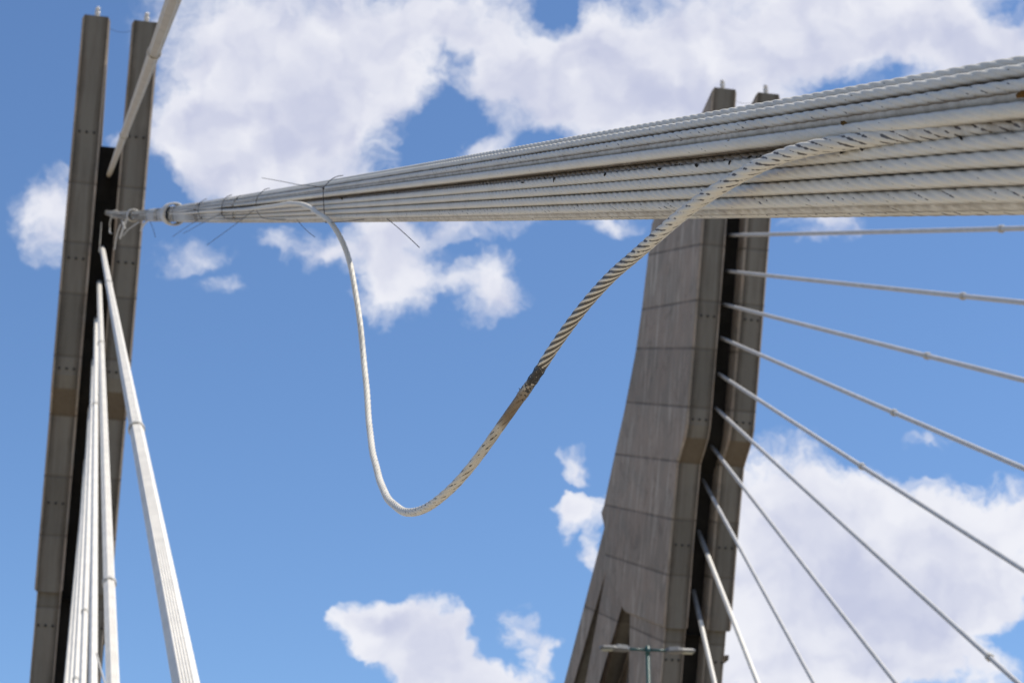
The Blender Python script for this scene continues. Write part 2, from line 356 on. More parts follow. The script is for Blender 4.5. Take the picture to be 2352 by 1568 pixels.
# ------------------------------------------------------------------ ground and deck (below the frame, they bounce the sunlight up)
def sheet(name, pts, mat, z=0.):
    bm = bmesh.new(); bm.faces.new([bm.verts.new((p[0], p[1], z)) for p in pts]); o = from_bm(name, bm, mat); o['kind'] = 'structure'; return o
M_GR = simple('dry_ground', (.34, .27, .18), .95, 0, .2, .05)
M_RD = simple('pale_asphalt', (.13, .125, .12), .9, 0, .15, 1.5)
M_PV = simple('concrete_walkway', (.42, .37, .29), .9, 0, .12, 1.5)
bm = bmesh.new(); bmesh.ops.create_circle(bm, cap_ends=True, segments=64, radius=2500)
gr = from_bm('ground', bm, M_GR); gr.location = (0, 0, -.9); gr['kind'] = 'structure'
def strip(name, p0, p1, s0, s1, mat, z, th):
    bm = bmesh.new(); c = [TL + n*p0 + b*s0, TL + n*p1 + b*s0, TL + n*p1 + b*s1, TL + n*p0 + b*s1]
    lo = [bm.verts.new((q_[0], q_[1], z-th)) for q_ in c]; hi = [bm.verts.new((q_[0], q_[1], z)) for q_ in c]
    bm.faces.new(lo); bm.faces.new(hi)
    for i in range(4): bm.faces.new([lo[i], lo[(i+1) % 4], hi[(i+1) % 4], hi[i]])
    o = from_bm(name, bm, mat); o['kind'] = 'structure'; return o
strip('road', 4.6, 19.4, -120, 120, M_RD, 0., .8)
strip('walkway', -1.2, 4.6, -12.0, 120, M_PV, .14, .9)
strip('pavement', 19.4, 25.5, -12.0, 120, M_PV, .14, .9)

# ------------------------------------------------------------------ the two towers
ZF = [(0.0, 35.183), (-2.95, 27.755), (-4.40, 24.228), (-4.69, 23.858), (-5.66, 23.25), (-6.84, 20.62), (-7.93, 17.89)]
def qfront(zr):
    z_ = [p[1] for p in ZF][::-1]; q_ = [p[0] for p in ZF][::-1]
    if zr < z_[0]: return q_[0] - .41*(z_[0]-zr)
    return float(np.interp(zr, z_, q_))
BACK = [(-7.5, 33.78), (-7.9, 33.68), (-9.52, 30.93), (-10.57, 29.48), (-12.3, 27.78), (-13.48, 26.83), (-15.69, 24.92), (-16.18, 24.73), (-15.76, 24.05), (-15.60, 22.19)]
PE = [0., .906, 1.60, 2.508]
def extrude_profile(name, prof, x0, x1, mat, parent, bevel=0.0):
    """profile in (q, z above camera); local x = across, y = -q, z"""
    bm = bmesh.new()
    f = bm.faces.new([bm.verts.new((x0, -q_, z_+CAMH)) for q_, z_ in prof])
    r = bmesh.ops.extrude_face_region(bm, geom=[f]); vs = [v for v in r['geom'] if isinstance(v, bmesh.types.BMVert)]
    bmesh.ops.translate(bm, vec=(x1-x0, 0, 0), verts=vs)
    bmesh.ops.recalc_face_normals(bm, faces=bm.faces[:])
    if bevel:
        eds = [e for e in bm.edges if abs(e.verts[0].co.x-e.verts[1].co.x) < 1e-6]
        bmesh.ops.bevel(bm, geom=eds, offset=bevel, segments=1, affect='EDGES', clamp_overlap=True)
    bmesh.ops.triangulate(bm, faces=[f for f in bm.faces if len(f.verts) > 4])
    return from_bm(name, bm, mat, parent)
def build_tower():
    t = empty('bridge_tower', (TL[0], TL[1], 0), AZ, cat='bridge tower')
    inner = [(-7.93, 17.89), (-12.9, 19.75), (-13.17, 19.89), (-13.40, 20.19), (-15.60, 22.19)]
    for (x0, x1) in ((PE[0], PE[1]), (PE[2], PE[3])):
        prof = ZF + inner[1:] + BACK[::-1][1:]
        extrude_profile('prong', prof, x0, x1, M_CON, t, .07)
    # steel box that closes the slot, carrying the anchorages; slot shade painted near-black
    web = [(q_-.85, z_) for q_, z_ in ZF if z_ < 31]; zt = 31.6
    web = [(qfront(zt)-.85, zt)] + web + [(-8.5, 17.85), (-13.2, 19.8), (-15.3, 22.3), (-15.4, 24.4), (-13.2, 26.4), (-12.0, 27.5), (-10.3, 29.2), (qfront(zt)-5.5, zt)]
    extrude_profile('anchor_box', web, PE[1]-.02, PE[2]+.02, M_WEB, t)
    # column below the step, a little narrower
    zb = -CAMH
    low = [(-7.90, 18.3), (-8.1-.41*(17.8-zb), zb), (-8.1-.41*(17.8-zb)-4.6, zb), (-12.95, 17.1), (-12.50, 19.75)]
    for (x0, x1) in ((.09, PE[1]-.03), (PE[2]+.03, PE[3]-.14)):
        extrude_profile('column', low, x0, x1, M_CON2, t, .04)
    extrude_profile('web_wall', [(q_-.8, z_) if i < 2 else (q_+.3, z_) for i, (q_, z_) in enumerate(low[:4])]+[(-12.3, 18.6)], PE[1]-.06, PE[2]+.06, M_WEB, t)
    extrude_profile('ledge', [(-8.0-.41*.75, 17.14), (-8.0-.41*.95, 16.98), (-11, 16.98), (-11, 17.14)], PE[3]-.14, PE[3]+.0, M_CON2, t)
    # raking legs behind: outer and middle one on each side
    def line(a, c_, z_): return a[0]+(c_[0]-a[0])*(z_-a[1])/(c_[1]-a[1])
    A0, A1 = (-15.76, 24.05), (-22.83, 19.31); A2, A3 = (-15.60, 22.19), (-21.09, 18.92)
    B0, B1 = (-15.60, 22.19), (-19.14, 18.48); B2, B3 = (-13.40, 20.19), (-17.08, 18.01)
    for (x0, x1) in ((0.04, PE[1]-.04), (PE[2]+.04, PE[3]-.04)):
        extrude_profile('raking_leg', [A0, (line(A0, A1, zb), zb), (line(A2, A3, zb), zb), A2], x0, x1, M_CON2, t, .03)
        extrude_profile('middle_leg', [B0, (line(B0, B1, zb), zb), (line(B2, B3, zb), zb), B2], x0, x1, M_CON2, t, .03)
    # form holes in rows of three, near-black discs carrying their inner shade
    for zr in (31.62, 27.76, 24.42, 20.62, 16.9):
        for x0 in (PE[0], PE[2]):
            for k in (.22, .453, .69):
                bm = bmesh.new(); bmesh.ops.create_cone(bm, cap_ends=True, segments=12, radius1=.042, radius2=.042, depth=.05)
                o = from_bm('form_hole', bm, M_HOLE, t); sl = .41 if zr != 24.42 else .41
                q_ = qfront(zr) - (.13 if zr < 17 else 0)
                o.location = (x0+k, -q_ - .0, zr+CAMH); o.rotation_euler = (math.pi/2-math.atan(.41), 0, 0)
    # beacons on the two prong tops with their mast
    for x0 in (PE[0]+.47, PE[2]+.47):
        bm = bmesh.new()
        def ring(z_, r_): bmesh.ops.create_cone(bm, cap_ends=True, segments=14, radius1=r_, radius2=r_*.9, depth=.09, matrix=Matrix.Translation((0, 0, z_)))
        ring(.05, .085); ring(.14, .07)
        bmesh.ops.create_cone(bm, cap_ends=True, segments=10, radius1=.035, radius2=.035, depth=.30, matrix=Matrix.Translation((0, 0, .30)))
        bmesh.ops.create_cone(bm, cap_ends=True, segments=14, radius1=.055, radius2=.075, depth=.06, matrix=Matrix.Translation((0, 0, .30)))
        o = from_bm('beacon', bm, M_BASE, t, False); o.scale = (1.3, 1.3, 1.15); o.location = (x0, .30, 35.14+CAMH)
        for z_, r_ in ((.24, .07), (.40, .062)):
            bm = bmesh.new(); bmesh.ops.create_uvsphere(bm, u_segments=14, v_segments=8, radius=r_)
            g = from_bm('beacon_lamp', bm, M_GLASS, o, True); g.location = (0, 0, z_+.03)
    P_ = np.array([[PE[1]-.02 + (PE[2]-PE[1]+.04)*k, .4, 35.0+CAMH-.10*math.sin(math.pi*k)] for k in np.linspace(0, 1, 12)])
    me = multi_tube('span_wire', [P_], .006, M_WIRE, None, 5); me.parent = t
    return t
tower_l = build_tower()
tower_l['label'] = 'grey concrete bridge tower at the left, seen end-on behind the bright cable fan'
tower_l['group'] = 'paired concrete bridge towers'
def copy_tree(o, parent=None):
    c = o.copy(); COL.objects.link(c); c.parent = parent
    for ch in list(o.children): copy_tree(ch, c)
    return c
tower_r = copy_tree(tower_l); tower_r.location = (TR[0], TR[1], 0)
tower_r['label'] = 'grey concrete bridge tower at the right showing its broad brownish side and raking legs'

# ------------------------------------------------------------------ stay cables
LCc = TL + n*(PE[1]+PE[2])/2; RCc = TR + n*(PE[1]+PE[2])/2
def hex_ring(side, pitch, rot):
    """outer ring of strand centres of a hexagonal bundle"""
    pts = []
    for k in range(6):
        a0 = math.radians(60*k+rot); a1 = math.radians(60*(k+1)+rot); R_ = pitch*(side-1)
        for i in range(side-1):
            f = i/(side-1); pts.append((R_*(math.cos(a0)*(1-f)+math.cos(a1)*f), R_*(math.sin(a0)*(1-f)+math.sin(a1)*f)))
    return pts
def seg_path(A, B, m, sag=0.):
    k = np.linspace(0, 1, m)[:, None]; P_ = A*(1-k)+B*k; P_[:, 2] -= 4*sag*(k*(1-k))[:, 0]; return P_
def cable_frame(A, B):
    c = (B-A)/np.linalg.norm(B-A); P0 = A-O; ew = P0 - c*(P0@c); ew /= np.linalg.norm(ew); eu = np.cross(c, ew)
    if eu[2] < 0: eu = -eu
    return c, eu, ew
def band(parent, C, c, r, L, th=.010, name='clamp_band'):
    """short collar with a rolled rim round the cable"""
    u = np.cross(c, Z); u /= np.linalg.norm(u); v_ = np.cross(c, u)
    prof = [(-L/2, r), (-L/2, r+th), (-L*.4, r+th*1.5), (0, r+th*1.25), (L*.4, r+th*1.5), (L/2, r+th), (L/2, r), (0, r-.001)]
    nv = 28; th_ = np.arange(nv)/nv*2*np.pi
    V_ = np.concatenate([C + c*a + r_*(np.cos(th_)[:, None]*u+np.sin(th_)[:, None]*v_) for a, r_ in prof])
    m = len(prof); F_ = [(i*nv+j, i*nv+(j+1) % nv, ((i+1) % m)*nv+(j+1) % nv, ((i+1) % m)*nv+j) for i in range(m) for j in range(nv)]
    return mesh_np(name, V_, F_, M_BAND, parent)
def tcable(top, sec, zc, s_deck, side, bands, label, near, side_n=5, pitch=.0176, rot=0., mat=None, group=None, br=None, sag=.06, pipe=1.1, bl=.09):
    Cc = LCc if side == 'L' else RCc
    r1, r2 = ray(*top), ray(*sec); pn = np.cross(r1, r2)
    if side == 'L':
        # slot front plane at that height
        zr = zc
        for _ in range(4):
            C0 = Cc + b*(qfront(zr)-.35); T = on_plane(top[0], top[1], b, C0); zr = T[2]-CAMH
    else:
        T = on_plane(top[0], top[1], n, Cc)
    if side == 'R':
        C1 = Cc + Z*.14; Bp = C1 - b*(((C1-O)@pn)/(b@pn))
        xo = 0.
    else:
        C1 = Cc + b*s_deck + Z*.14
        xo = -((C1-O)@pn)/(n@pn); Bp = C1 + n*xo
    if abs(xo) > 4: print('WARN offset', label, xo)
    c, eu, ew = cable_frame(Bp, T)
    Tp = T + c*(.45)
    root = empty('stay_cable', tuple(Bp), label=label, cat='stay cable', group=group)
    offs = hex_ring(side_n, pitch, rot)
    ax = seg_path(Bp, Tp, 40, sag)
    paths = [ax + eu*a + ew*c_ for a, c_ in offs]
    if near:
        for P_ in paths: tube('strand', P_, pitch*.51, mat or M_CAB, root, nv=10)
    else:
        outline_tube('strand_bundle', ax, eu, ew, offs, pitch*(.53 if side == 'L' else .66), mat or M_CAB, root)
    rr = (br or pitch*(side_n-.5))
    s_ = arclen(ax)
    for (px, py) in bands:
        # nearest axis point on the picture ray
        rr_ = ray(px, py); X = ax-O; d = np.linalg.norm(np.cross(X, rr_/np.linalg.norm(rr_)), axis=1)
        k = int(np.argmin(d)); best = None
        for kk in range(max(k-1, 0), min(k+2, len(ax)-1)):
            for f in np.linspace(0, 1, 60):
                q_ = ax[kk]*(1-f)+ax[kk+1]*f; dd = np.linalg.norm(np.cross(q_-O, rr_/np.linalg.norm(rr_)))
                if best is None or dd < best[0]: best = (dd, q_)
        band(root, best[1], c, rr*(1.0 if side == 'L' else 1.04), bl*(1 if side == 'L' else 1.5), .010 if side == 'L' else .022)
    # guide pipes at both ends
    if pipe:
        pp = [Tp + c*.1, Tp-c*pipe]; tube('guide_pipe', np.array([pp[0], (pp[0]+pp[1])/2, pp[1]]), rr*1.06, M_PIPE, root, nv=20)
    tube('deck_anchor_pipe', np.array([Bp-c*.2, Bp+c*.4, Bp+c*1.0]), rr*1.35, M_PIPE, root, nv=20)
    return root, T, Bp
SD = [67.4, 60.8, 54.2, 47.3, 40.4, 33.5, 26.0, 18.4, 11.4, 2.9]
ordn = ['topmost', 'second', 'third', 'fourth', 'fifth', 'sixth', 'seventh', 'eighth', 'ninth', 'lowest']
RC = [((1680,540),(2352,520),[(2300,521)]),((1675,623),(2352,690),[(2212,677)]),((1660,698),(2352,868),[(2130,815)]),((1655,775),(2352,1070),[(2055,943)]),
      ((1650,858),(2352,1303),[(1982,1066)]),((1645,938),(2345,1568),[(2275,1505)]),((1635,1025),(2062,1568),[]),((1620,1112),(1872,1568),[]),((1610,1235),(1742,1568),[]),((1597,1375),(1642,1568),[])]
for i, (a, c_, bd) in enumerate(RC):
    tcable(a, c_, 0, SD[i], 'R', bd, '%s thin white stay cable from the top, fanning right out of the right-hand tower' % ordn[i] if i not in (0, 9) else
           ('topmost stay cable right of the right-hand tower, running nearly level' if i == 0 else 'lowest and steepest stay cable of the right-hand tower, beside the street lamp'),
           False, 4 if i < 8 else 5, .0185, 15., M_RCAB if i < 8 else M_CAB, 'stay cables of the right-hand tower', pipe=.5 if i < 6 else 1.5)
LC = [((250,402),(395,0),67.4,[(346,118),(284,310)],'white stay cable crossing the left-hand tower up to the top edge'),
      ((235,570),(430,1568),54.2,[(313,985),(250,652)],'wide sunlit stay cable slanting down right of all the others on the left-hand tower'),
      ((228,650),(260,1568),47.3,[(257,1338),(233,790)],'white stay cable with a collar, second from the right in the left-hand fan'),
      ((221,735),(214,1568),40.4,[(218,930)],'slim white stay cable, third from the right in the left-hand fan'),
      ((215,830),(190,1568),33.5,[(192,1405)],'white stay cable with a low collar, fourth from the right in the left-hand fan'),
      ((207,940),(174,1568),26.0,[(172,1560)],'white stay cable, fifth from the right in the left-hand fan'),
      ((197,1060),(163,1568),18.4,[],'white stay cable in the left-hand fan with only one further to its left'),
      ((187,1190),(152,1568),11.4,[],'leftmost white stay cable in the left-hand fan beside the dark slot')]
for i, (a, c_, sd_, bd, lab) in enumerate(LC):
    tcable(a, c_, 28-i, sd_, 'L', bd, lab, i < 3, 5 if i < 3 else 5, .0176 if i < 3 else .016, (0., 8., 20.)[i] if i < 3 else 10., M_TCAB if i == 0 else M_CAB, 'stay cables of the left-hand tower', pipe=0.35, bl=.12)

# ------------------------------------------------------------------ the near cable: a bundle of ribbed strands
near_pt = at(2352, 312, 2.03)
zr = 29.5
for _ in range(4):
    Tn = on_plane(245, 488, b, LCc + b*(qfront(zr)-.35)); zr = Tn[2]-CAMH
cdir = (Tn-near_pt)/np.linalg.norm(Tn-near_pt)
Bn = near_pt - cdir*((near_pt[2]-.14)/cdir[2])          # foot on the deck behind the camera
Tn2 = Tn + cdir*.5
Ltot = np.linalg.norm(Tn2-Bn); s_near = np.linalg.norm(near_pt-Bn)
_, EU, EW = cable_frame(near_pt, Tn)
hh = np.linalg.norm((near_pt-O)-cdir*((near_pt-O)@cdir))
print('bundle foot', Bn.round(2), 'top', Tn.round(2), 'h', round(float(hh), 3), 'len', round(float(Ltot), 2))
SAG = .10
def sagz(s): k = np.clip((s-s_near)/(Ltot-s_near), 0, 1); return -4*SAG*k*(1-k)
def spaced():
    """positions along the cable: fine steps near the camera, coarser far away"""
    s = [0.]; 
    while s[-1] < Ltot:
        d = s[-1]-s_near
        if d < -.35: st = .15
        elif d < 4.0: st = .0068
        elif d < 8.0: st = .0085
        else: st = min(.012+(d-8)*.06, 1.)
        s.append(s[-1]+st)
    s[-1] = Ltot; return np.array(s)
SS = spaced(); SSc = np.concatenate([np.arange(0, s_near+9, .25), np.arange(s_near+9, Ltot, 1.2), [Ltot]])
def bpath(s, u, w_):
    P_ = Bn + cdir*s[:, None] + EU*u + EW*w_
    P_[:, 2] += sagz(s)
    return P_
def amp_of(s): return np.interp(s, [0, s_near-.6, s_near-.3, s_near+7, s_near+11, Ltot], [0, 0, 1., 1., 0., 0.])
HP = .0186
def uof(y, w_): return (312-y)/42*HP*(hh+w_)/hh
near = empty('stay_cable', tuple(Bn), label='thick stay cable of ribbed white strands sweeping across the picture in the foreground', cat='stay cable', group='stay cables of the left-hand tower')
#        row pixel, depth, stripe amount, brown
ROWS = [(149,-.0165,.0,.10),(167,-.033,.0,.0),(201,-.045,.17,.0),(253,-.060,.0,.0),(322,-.058,.0,.0),(362,-.060,.0,.05),(405,-.060,.0,.05),(446,-.057,.24,.1),(465,-.041,.0,.5),(475,-.0225,.35,.15)]
LAY = .222
for k, (y, w_, st_, br_) in enumerate(ROWS):
    u = uof(y, w_); ph = rng.random()
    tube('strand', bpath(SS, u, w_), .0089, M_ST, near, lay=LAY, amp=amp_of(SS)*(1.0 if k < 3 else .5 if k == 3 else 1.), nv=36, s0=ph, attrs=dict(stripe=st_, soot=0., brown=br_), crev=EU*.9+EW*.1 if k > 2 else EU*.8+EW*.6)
inner = []
for li, w_ in enumerate([-.043, -.027, -.011, .005, .021, .037, .053]):
    yy = np.arange(178 + (21 if li % 2 else 0), 470, 42.)
    lo, hi = {0: (220, 430), 1: (195, 452), 2: (172, 450), 3: (160, 450), 4: (180, 440), 5: (200, 410), 6: (225, 390)}[li]
    for y in yy:
        if lo <= y <= hi: inner.append((y, w_))
for y, w_ in inner:
    vis = w_ < -.03 and 240 < y < 330
    u = uof(y, w_)
    tube('strand', bpath(SS if vis else SSc, u, w_), .0089, M_ST, near, lay=LAY if vis else None, amp=amp_of(SS) if vis else None, nv=36 if vis else 10, s0=rng.random(),
         attrs=dict(stripe=.5 if vis else 0., soot=.25 if vis else 0., brown=.75 if vis else .5))
print('strands', len(ROWS)+len(inner))
# guide pipe at the deck, collars near the tower
tube('deck_anchor_pipe', np.array([Bn-cdir*.2, Bn+cdir*.5, Bn+cdir*1.2]), .13, M_PIPE, near, nv=24)
def bsx(px):
    """distance along the cable where its axis crosses picture column px"""
    lo, hi = s_near-.2, Ltot
    for _ in range(60):
        m = (lo+hi)/2; q_ = bpath(np.array([m]), 0, 0)[0]-O
        d = q_[1]*math.cos(PITCH)+q_[2]*math.sin(PITCH); X = 1176+q_[0]/d*FPX
        if X > px: lo = m
        else: hi = m
    return (lo+hi)/2
for px, r_, L_ in ((398, .098, .75), (306, .094, .6), (265, .09, .5)):
    s_ = bsx(px); band(near, bpath(np.array([s_]), 0, 0)[0], cdir, r_, L_, .013, 'loose_collar')

# ------------------------------------------------------------------ the strand that sprang out of the bundle
def bpix(px, y2352, w_, ds=0.):
    s_ = bsx(px)+ds; return bpath(np.array([s_]), uof(y2352, w_), w_)[0]
pts = [bpix(330, 300, -.05), bpix(420, 300, -.055), bpix(470, 306, -.07), bpix(510, 300, -.066), bpix(548, 316, -.075), bpix(600, 322, -.085)]
LP = [(640,472,8.45),(669,467,7.92),(707,474,7.38),(732,490,7.06),(760,512,6.82),(780,543,6.68),(794,575,6.6),(806,614,6.52),(817,670,6.42),(827,740,6.3),(835,820,6.2),(842,900,6.0),
      (849,980,5.75),(858,1046,5.45),(873,1105,5.1),(897,1150,4.7),(933,1176,4.35),(972,1169,4.12),(1012,1143,3.98),(1052,1106,3.9),(1100,1048,3.83),(1150,978,3.78),(1200,907,3.72),(1230,863,3.66),
      (1262,813,3.58),(1310,745,3.46),(1360,682,3.34),(1410,629,3.22),(1455,590,3.10),(1503,548,2.97),(1552,505,2.85),(1602,466,2.755),(1652,433,2.67),(1702,403,2.60),(1752,377,2.53),(1802,356,2.465),(1852,342,2.40),(1905,332,2.345),
      (1965,324,2.29),(2050,313,2.204),(2150,304,2.10),(2250,297,2.01),(2352,290,1.924),(2450,284,1.842)]
pts += [at(*p) for p in LP]
s_e = bsx(2352)
for k, ds in enumerate((.9, 1.6, 2.6, 4.0)):
    pts.append(bpath(np.array([s_e-ds]), uof(290+k*.3, -.047), -.047)[0])
LPATH = smooth_path(pts, .0068); la = arclen(LPATH)
LPATH = LPATH + (np.sin(la*7.3)+.6*np.sin(la*17.1+2))[:, None]*.0011*np.array([.6, .3, .7])
def la_at(px, py):
    r_ = ray(px, py); r_ = r_/np.linalg.norm(r_); return la[int(np.argmin(np.linalg.norm(np.cross(LPATH-O, r_), axis=1)))]
aB0, aB1 = la_at(1199, 909), la_at(1247, 837)
aC = la_at(1150, 978); aD = la_at(1100, 1048); aE = la_at(933, 1176); aF = la_at(1450, 594); aG = la_at(1560, 500); aL = la_at(806, 614)
aS = la_at(1752, 377)
root = empty('loose_strand', tuple(LPATH[len(LPATH)//2]), label='single broken strand hanging in a deep loop below the foreground cable, part striped black', cat='cable strand')
def cut(a0, a1): i0 = int(np.searchsorted(la, a0)); i1 = int(np.searchsorted(la, a1)); return slice(max(i0-1, 0), min(i1+1, len(la)))
def interp(kx, ky, s): return np.interp(s, kx, ky)
RL = .0093
rj = .3*np.sin(la*9.)+.3*np.sin(la*23.+1)
def lpart(name, sl, label=None, Rf=1., amp=1.):
    s = la[sl]
    stripe = interp([0, aL, aE, aC, aB1-.02, aB1, aF-.1, aF+.1, aG, aS, la[-1]], [.0, .12, .30, .42, .5, 1.15, 1.1, .66, .42, .48, .45], s)
    soot = interp([aB0-.02, aB0, (aB0+aB1)/2, aB1-.01, aB1+.05, aB1+.16], [0, .70, .98, .95, .35, 0], s)
    brown = interp([aE, aD-.25, aC, aB0-.06, aB0, aB1, aB1+.05, aG, aS, aS+.3, aS+.6], [.10, .18, .50, .95, .85, .2, .12, .22, .2, .3, .55], s)
    am = interp([0, la_at(548, 470), la_at(640, 473), aC-.1, aC+.05, aB0, aB1, la[-1]], [0., 0., .9, .8, .2, .1, 1.1, 1.05], s)
    P_ = LPATH[sl]
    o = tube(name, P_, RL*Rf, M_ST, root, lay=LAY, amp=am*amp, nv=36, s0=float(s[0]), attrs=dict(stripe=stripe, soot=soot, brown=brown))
    if label: o['label'] = label
    return o
lpart('sheathed_strand', cut(0, aB0))
jt = cut(aB0-.004, aB1)
Rj = 1.06 + .05*np.sin(la[jt]*310+1)*np.sin(la[jt]*97) + .03*np.sin(la[jt]*160) + .04*np.clip((aB0+.03-la[jt])/.03, 0, 1)
lpart('charred_joint', jt, 'charred black peeling joint of the hanging strand', Rj)
lpart('exposed_strand', cut(aB1, la[-1]), 'black and white striped stretch of the strand', 1.07)
# small ragged flap of peeled sheath at the joint
jp = LPATH[int(np.searchsorted(la, aB0))]
bm = bmesh.new()
for k in range(9):
    d = Vector(rng.normal(size=3)).normalized(); q_ = Vector(jp)+d*.0098; e = Vector(rng.normal(size=3)).normalized()*.006; f_ = Vector(rng.normal(size=3)).normalized()*.004
    vs = [bm.verts.new(x_-Vector(root.location)) for x_ in (q_, q_+e, q_+e+f_+d*.003, q_+f_)]; bm.faces.new(vs)
fl = from_bm('peeled_flake', bm, M_DIRT, root)

# ------------------------------------------------------------------ tie wires round the bundle
def wpix(zx, zy, dw=0.):
    """pixel given in the enlarged crop -> on the front skin of the cable there (or on its axis distance when clear of it)"""
    px, py = 204+zx*.3472, 392+zy*.3472
    s_ = bsx(px); q_ = bpath(np.array([s_]), 0, 0)[0]-O; d = q_[1]*math.cos(PITCH)+q_[2]*math.sin(PITCH)
    return at(px, py, d*(1-.085/hh*(1 if dw == 0 else dw)))
TIES = [([(1680,32),(1640,40),(1600,62),(1565,100),(1552,118),(1551,160),(1553,210),(1557,270),(1568,345)], [[(1552,115),(1500,104),(1400,95),(1270,70),(1145,48)],[(1568,345),(1700,335),(1820,322)]], (1552,116), 'tie wire wound round the foreground cable where the loose strand drops out', 0.0015),
        ([(1195,117),(1165,125),(1138,148),(1118,172),(1108,210),(1107,250),(1118,275),(1140,306),(1180,318),(1300,323)], [[(1107,250),(1060,285),(960,362),(780,493)]], (1107,251), 'tie wire with a long end trailing down left, left of the largest tie', 0.0018),
        ([(945,160),(905,180),(888,205),(880,245),(880,282),(890,300),(907,316),(1020,322)], [[(880,282),(840,300),(760,342),(625,415)]], (880,282), 'tie wire on the foreground cable, second from the big collar', 0.0022),
        ([(780,186),(752,200),(735,218),(725,245),(722,265),(730,295),(745,316)], [[(740,318),(690,345),(620,390),(553,437)]], (744,314), 'tie wire on the foreground cable nearest the big collar', 0.0023)]
for wrap, tails, knot, lab, r_ in TIES:
    k0 = wpix(*knot); e = empty('tie_wire', tuple(k0), label=lab, cat='wire', group='tie wires on the foreground cable')
    W_ = [wpix(*p) for p in wrap]
    bk = [bpath(np.array([bsx(204+wrap[-1][0]*.3472)]), -.03, .075)[0], bpath(np.array([bsx(204+wrap[0][0]*.3472)]), .03, .085)[0]]
    multi_tube('wrapped_turn', [smooth_path(W_, .02)], r_, M_WIRE, e, 6)
    for tl in tails:
        tw = [wpix(*p, 1.0 if i == 0 else 1.25+.1*i) for i, p in enumerate(tl)]
        multi_tube('wire_end', [smooth_path(tw, .02)], r_*.85, M_WIRE, e, 6)
    bm = bmesh.new(); bmesh.ops.create_icosphere(bm, subdivisions=2, radius=r_*2.6)
    for v_ in bm.verts: v_.co *= 1+.3*random.random()
    for v_ in bm.verts: v_.co = v_.co
    kn = from_bm('twisted_knot', bm, M_WIRE, e, True)
for tl, lab in (([(1375,322),(1430,385),(1495,440)], 'short wire end hanging below the cable left of the loose strand'),
                ([(1972,318),(2040,372),(2110,435),(2187,508)], 'straight wire end slanting down below the cable right of the loose strand'),
                ([(405,335),(425,385),(440,440)], 'faint wire end hanging below the cable left of the big collar')):
    tw = [wpix(*p, 1.0) for p in tl]; o = multi_tube('wire_end', [smooth_path(tw, .02)], .0011 if tl[0][0] > 1000 else .0032, M_WIRE, None, 6)
    tag(o, lab, 'wire', 'wire ends hanging from the foreground cable')

# broken white collar pieces dangling near the tower
def zz(zx, zy, d=None):
    px, py = (270+zx/7.127)*.8167, (540+zy/7.127)*.8167
    s_ = bsx(max(px, 250)); q_ = bpath(np.array([s_]), 0, 0)[0]-O; dd = q_[1]*math.cos(PITCH)+q_[2]*math.sin(PITCH)
    return at(px, py, d or dd*.985)
HANG = [([(320,470),(290,560),(275,680),(275,760),(295,825),(320,825)], .022, 'curled white band end, leftmost of the scraps hanging by the tower'),
        ([(520,570),(540,620),(560,680),(585,745)], .026, 'short white band scrap hanging straight below the middle collar'),
        ([(650,470),(600,580),(560,690),(520,800),(480,930)], .026, 'greyish band scrap hanging below the middle collar'),
        ([(500,640),(455,740),(420,860),(395,990),(370,1150)], .020, 'long thin cream band scrap hanging against the tower prong'),
        ([(880,590),(760,670),(640,760),(540,880)], .012, 'thin strap slanting down left below the cable'),
        ([(1180,550),(1110,555),(1040,575),(960,650),(900,770)], .022, 'white band scrap with a bright tip by the tower edge'),
        ([(110,600),(95,800),(80,1000),(62,1210)], .020, 'long thin strap hanging inside the dark slot of the left-hand tower')]
HANG = [tuple(h_) + (zz,) for h_ in HANG]
HANG.append(([(222,1500,26.),(231,1535,25.5),(243,1575,25.)], .018, 'thin loose strip dangling beside the left-hand cable fan near the bottom edge', at))
for p_, r_, lab, fn in HANG:
    o = multi_tube('band_scrap', [smooth_path([fn(*q_) for q_ in p_], .08)], r_*.72, M_BAND, None, 6)
    tag(o, lab, 'band scrap', 'band scraps hanging from the foreground cable')

# ------------------------------------------------------------------ grime and a dead leaf caught in the cable
bm = bmesh.new()
def chip(c, r_, el_=1.6):
    M_ = Matrix.Translation(Vector(c)) @ Matrix.Rotation(random.uniform(0, 6.28), 4, Vector(rng.normal(size=3)).normalized()) @ Matrix.Diagonal((r_*el_, r_*.7, r_*.45, 1))
    bmesh.ops.create_icosphere(bm, subdivisions=1, radius=1, matrix=M_)
for k in range(230):
    s_ = s_near + rng.random()**1.5*8.; y = 303+rng.normal()*3.0
    chip(bpath(np.array([s_]), uof(y, -.058), -.060)[0], .0010+.0018*rng.random()**3)
for k in range(260):
    s_ = s_near - .1 + rng.random()**1.3*4.; y = 227+rng.normal()*3.5
    chip(bpath(np.array([s_]), uof(y, -.05), -.046)[0], .0012+.0018*rng.random()**3, 2.5)
for px, y, r_ in ((2055,309,.0045),(1700,309,.004),(1610,309,.0036),(1350,310,.0042),(1275,310,.004),(1780,310,.003),(830,300,.006),(2105,310,.003),(1475,309,.003),(2345,305,.003)):
    chip(bpath(np.array([bsx(px)]), uof(y, -.060), -.066)[0], r_, 1.5)
gm = from_bm('grime', bm, M_DIRT); tag(gm, kind='stuff', cat='grime', label='black grime and bits caught between the strands of the foreground cable')
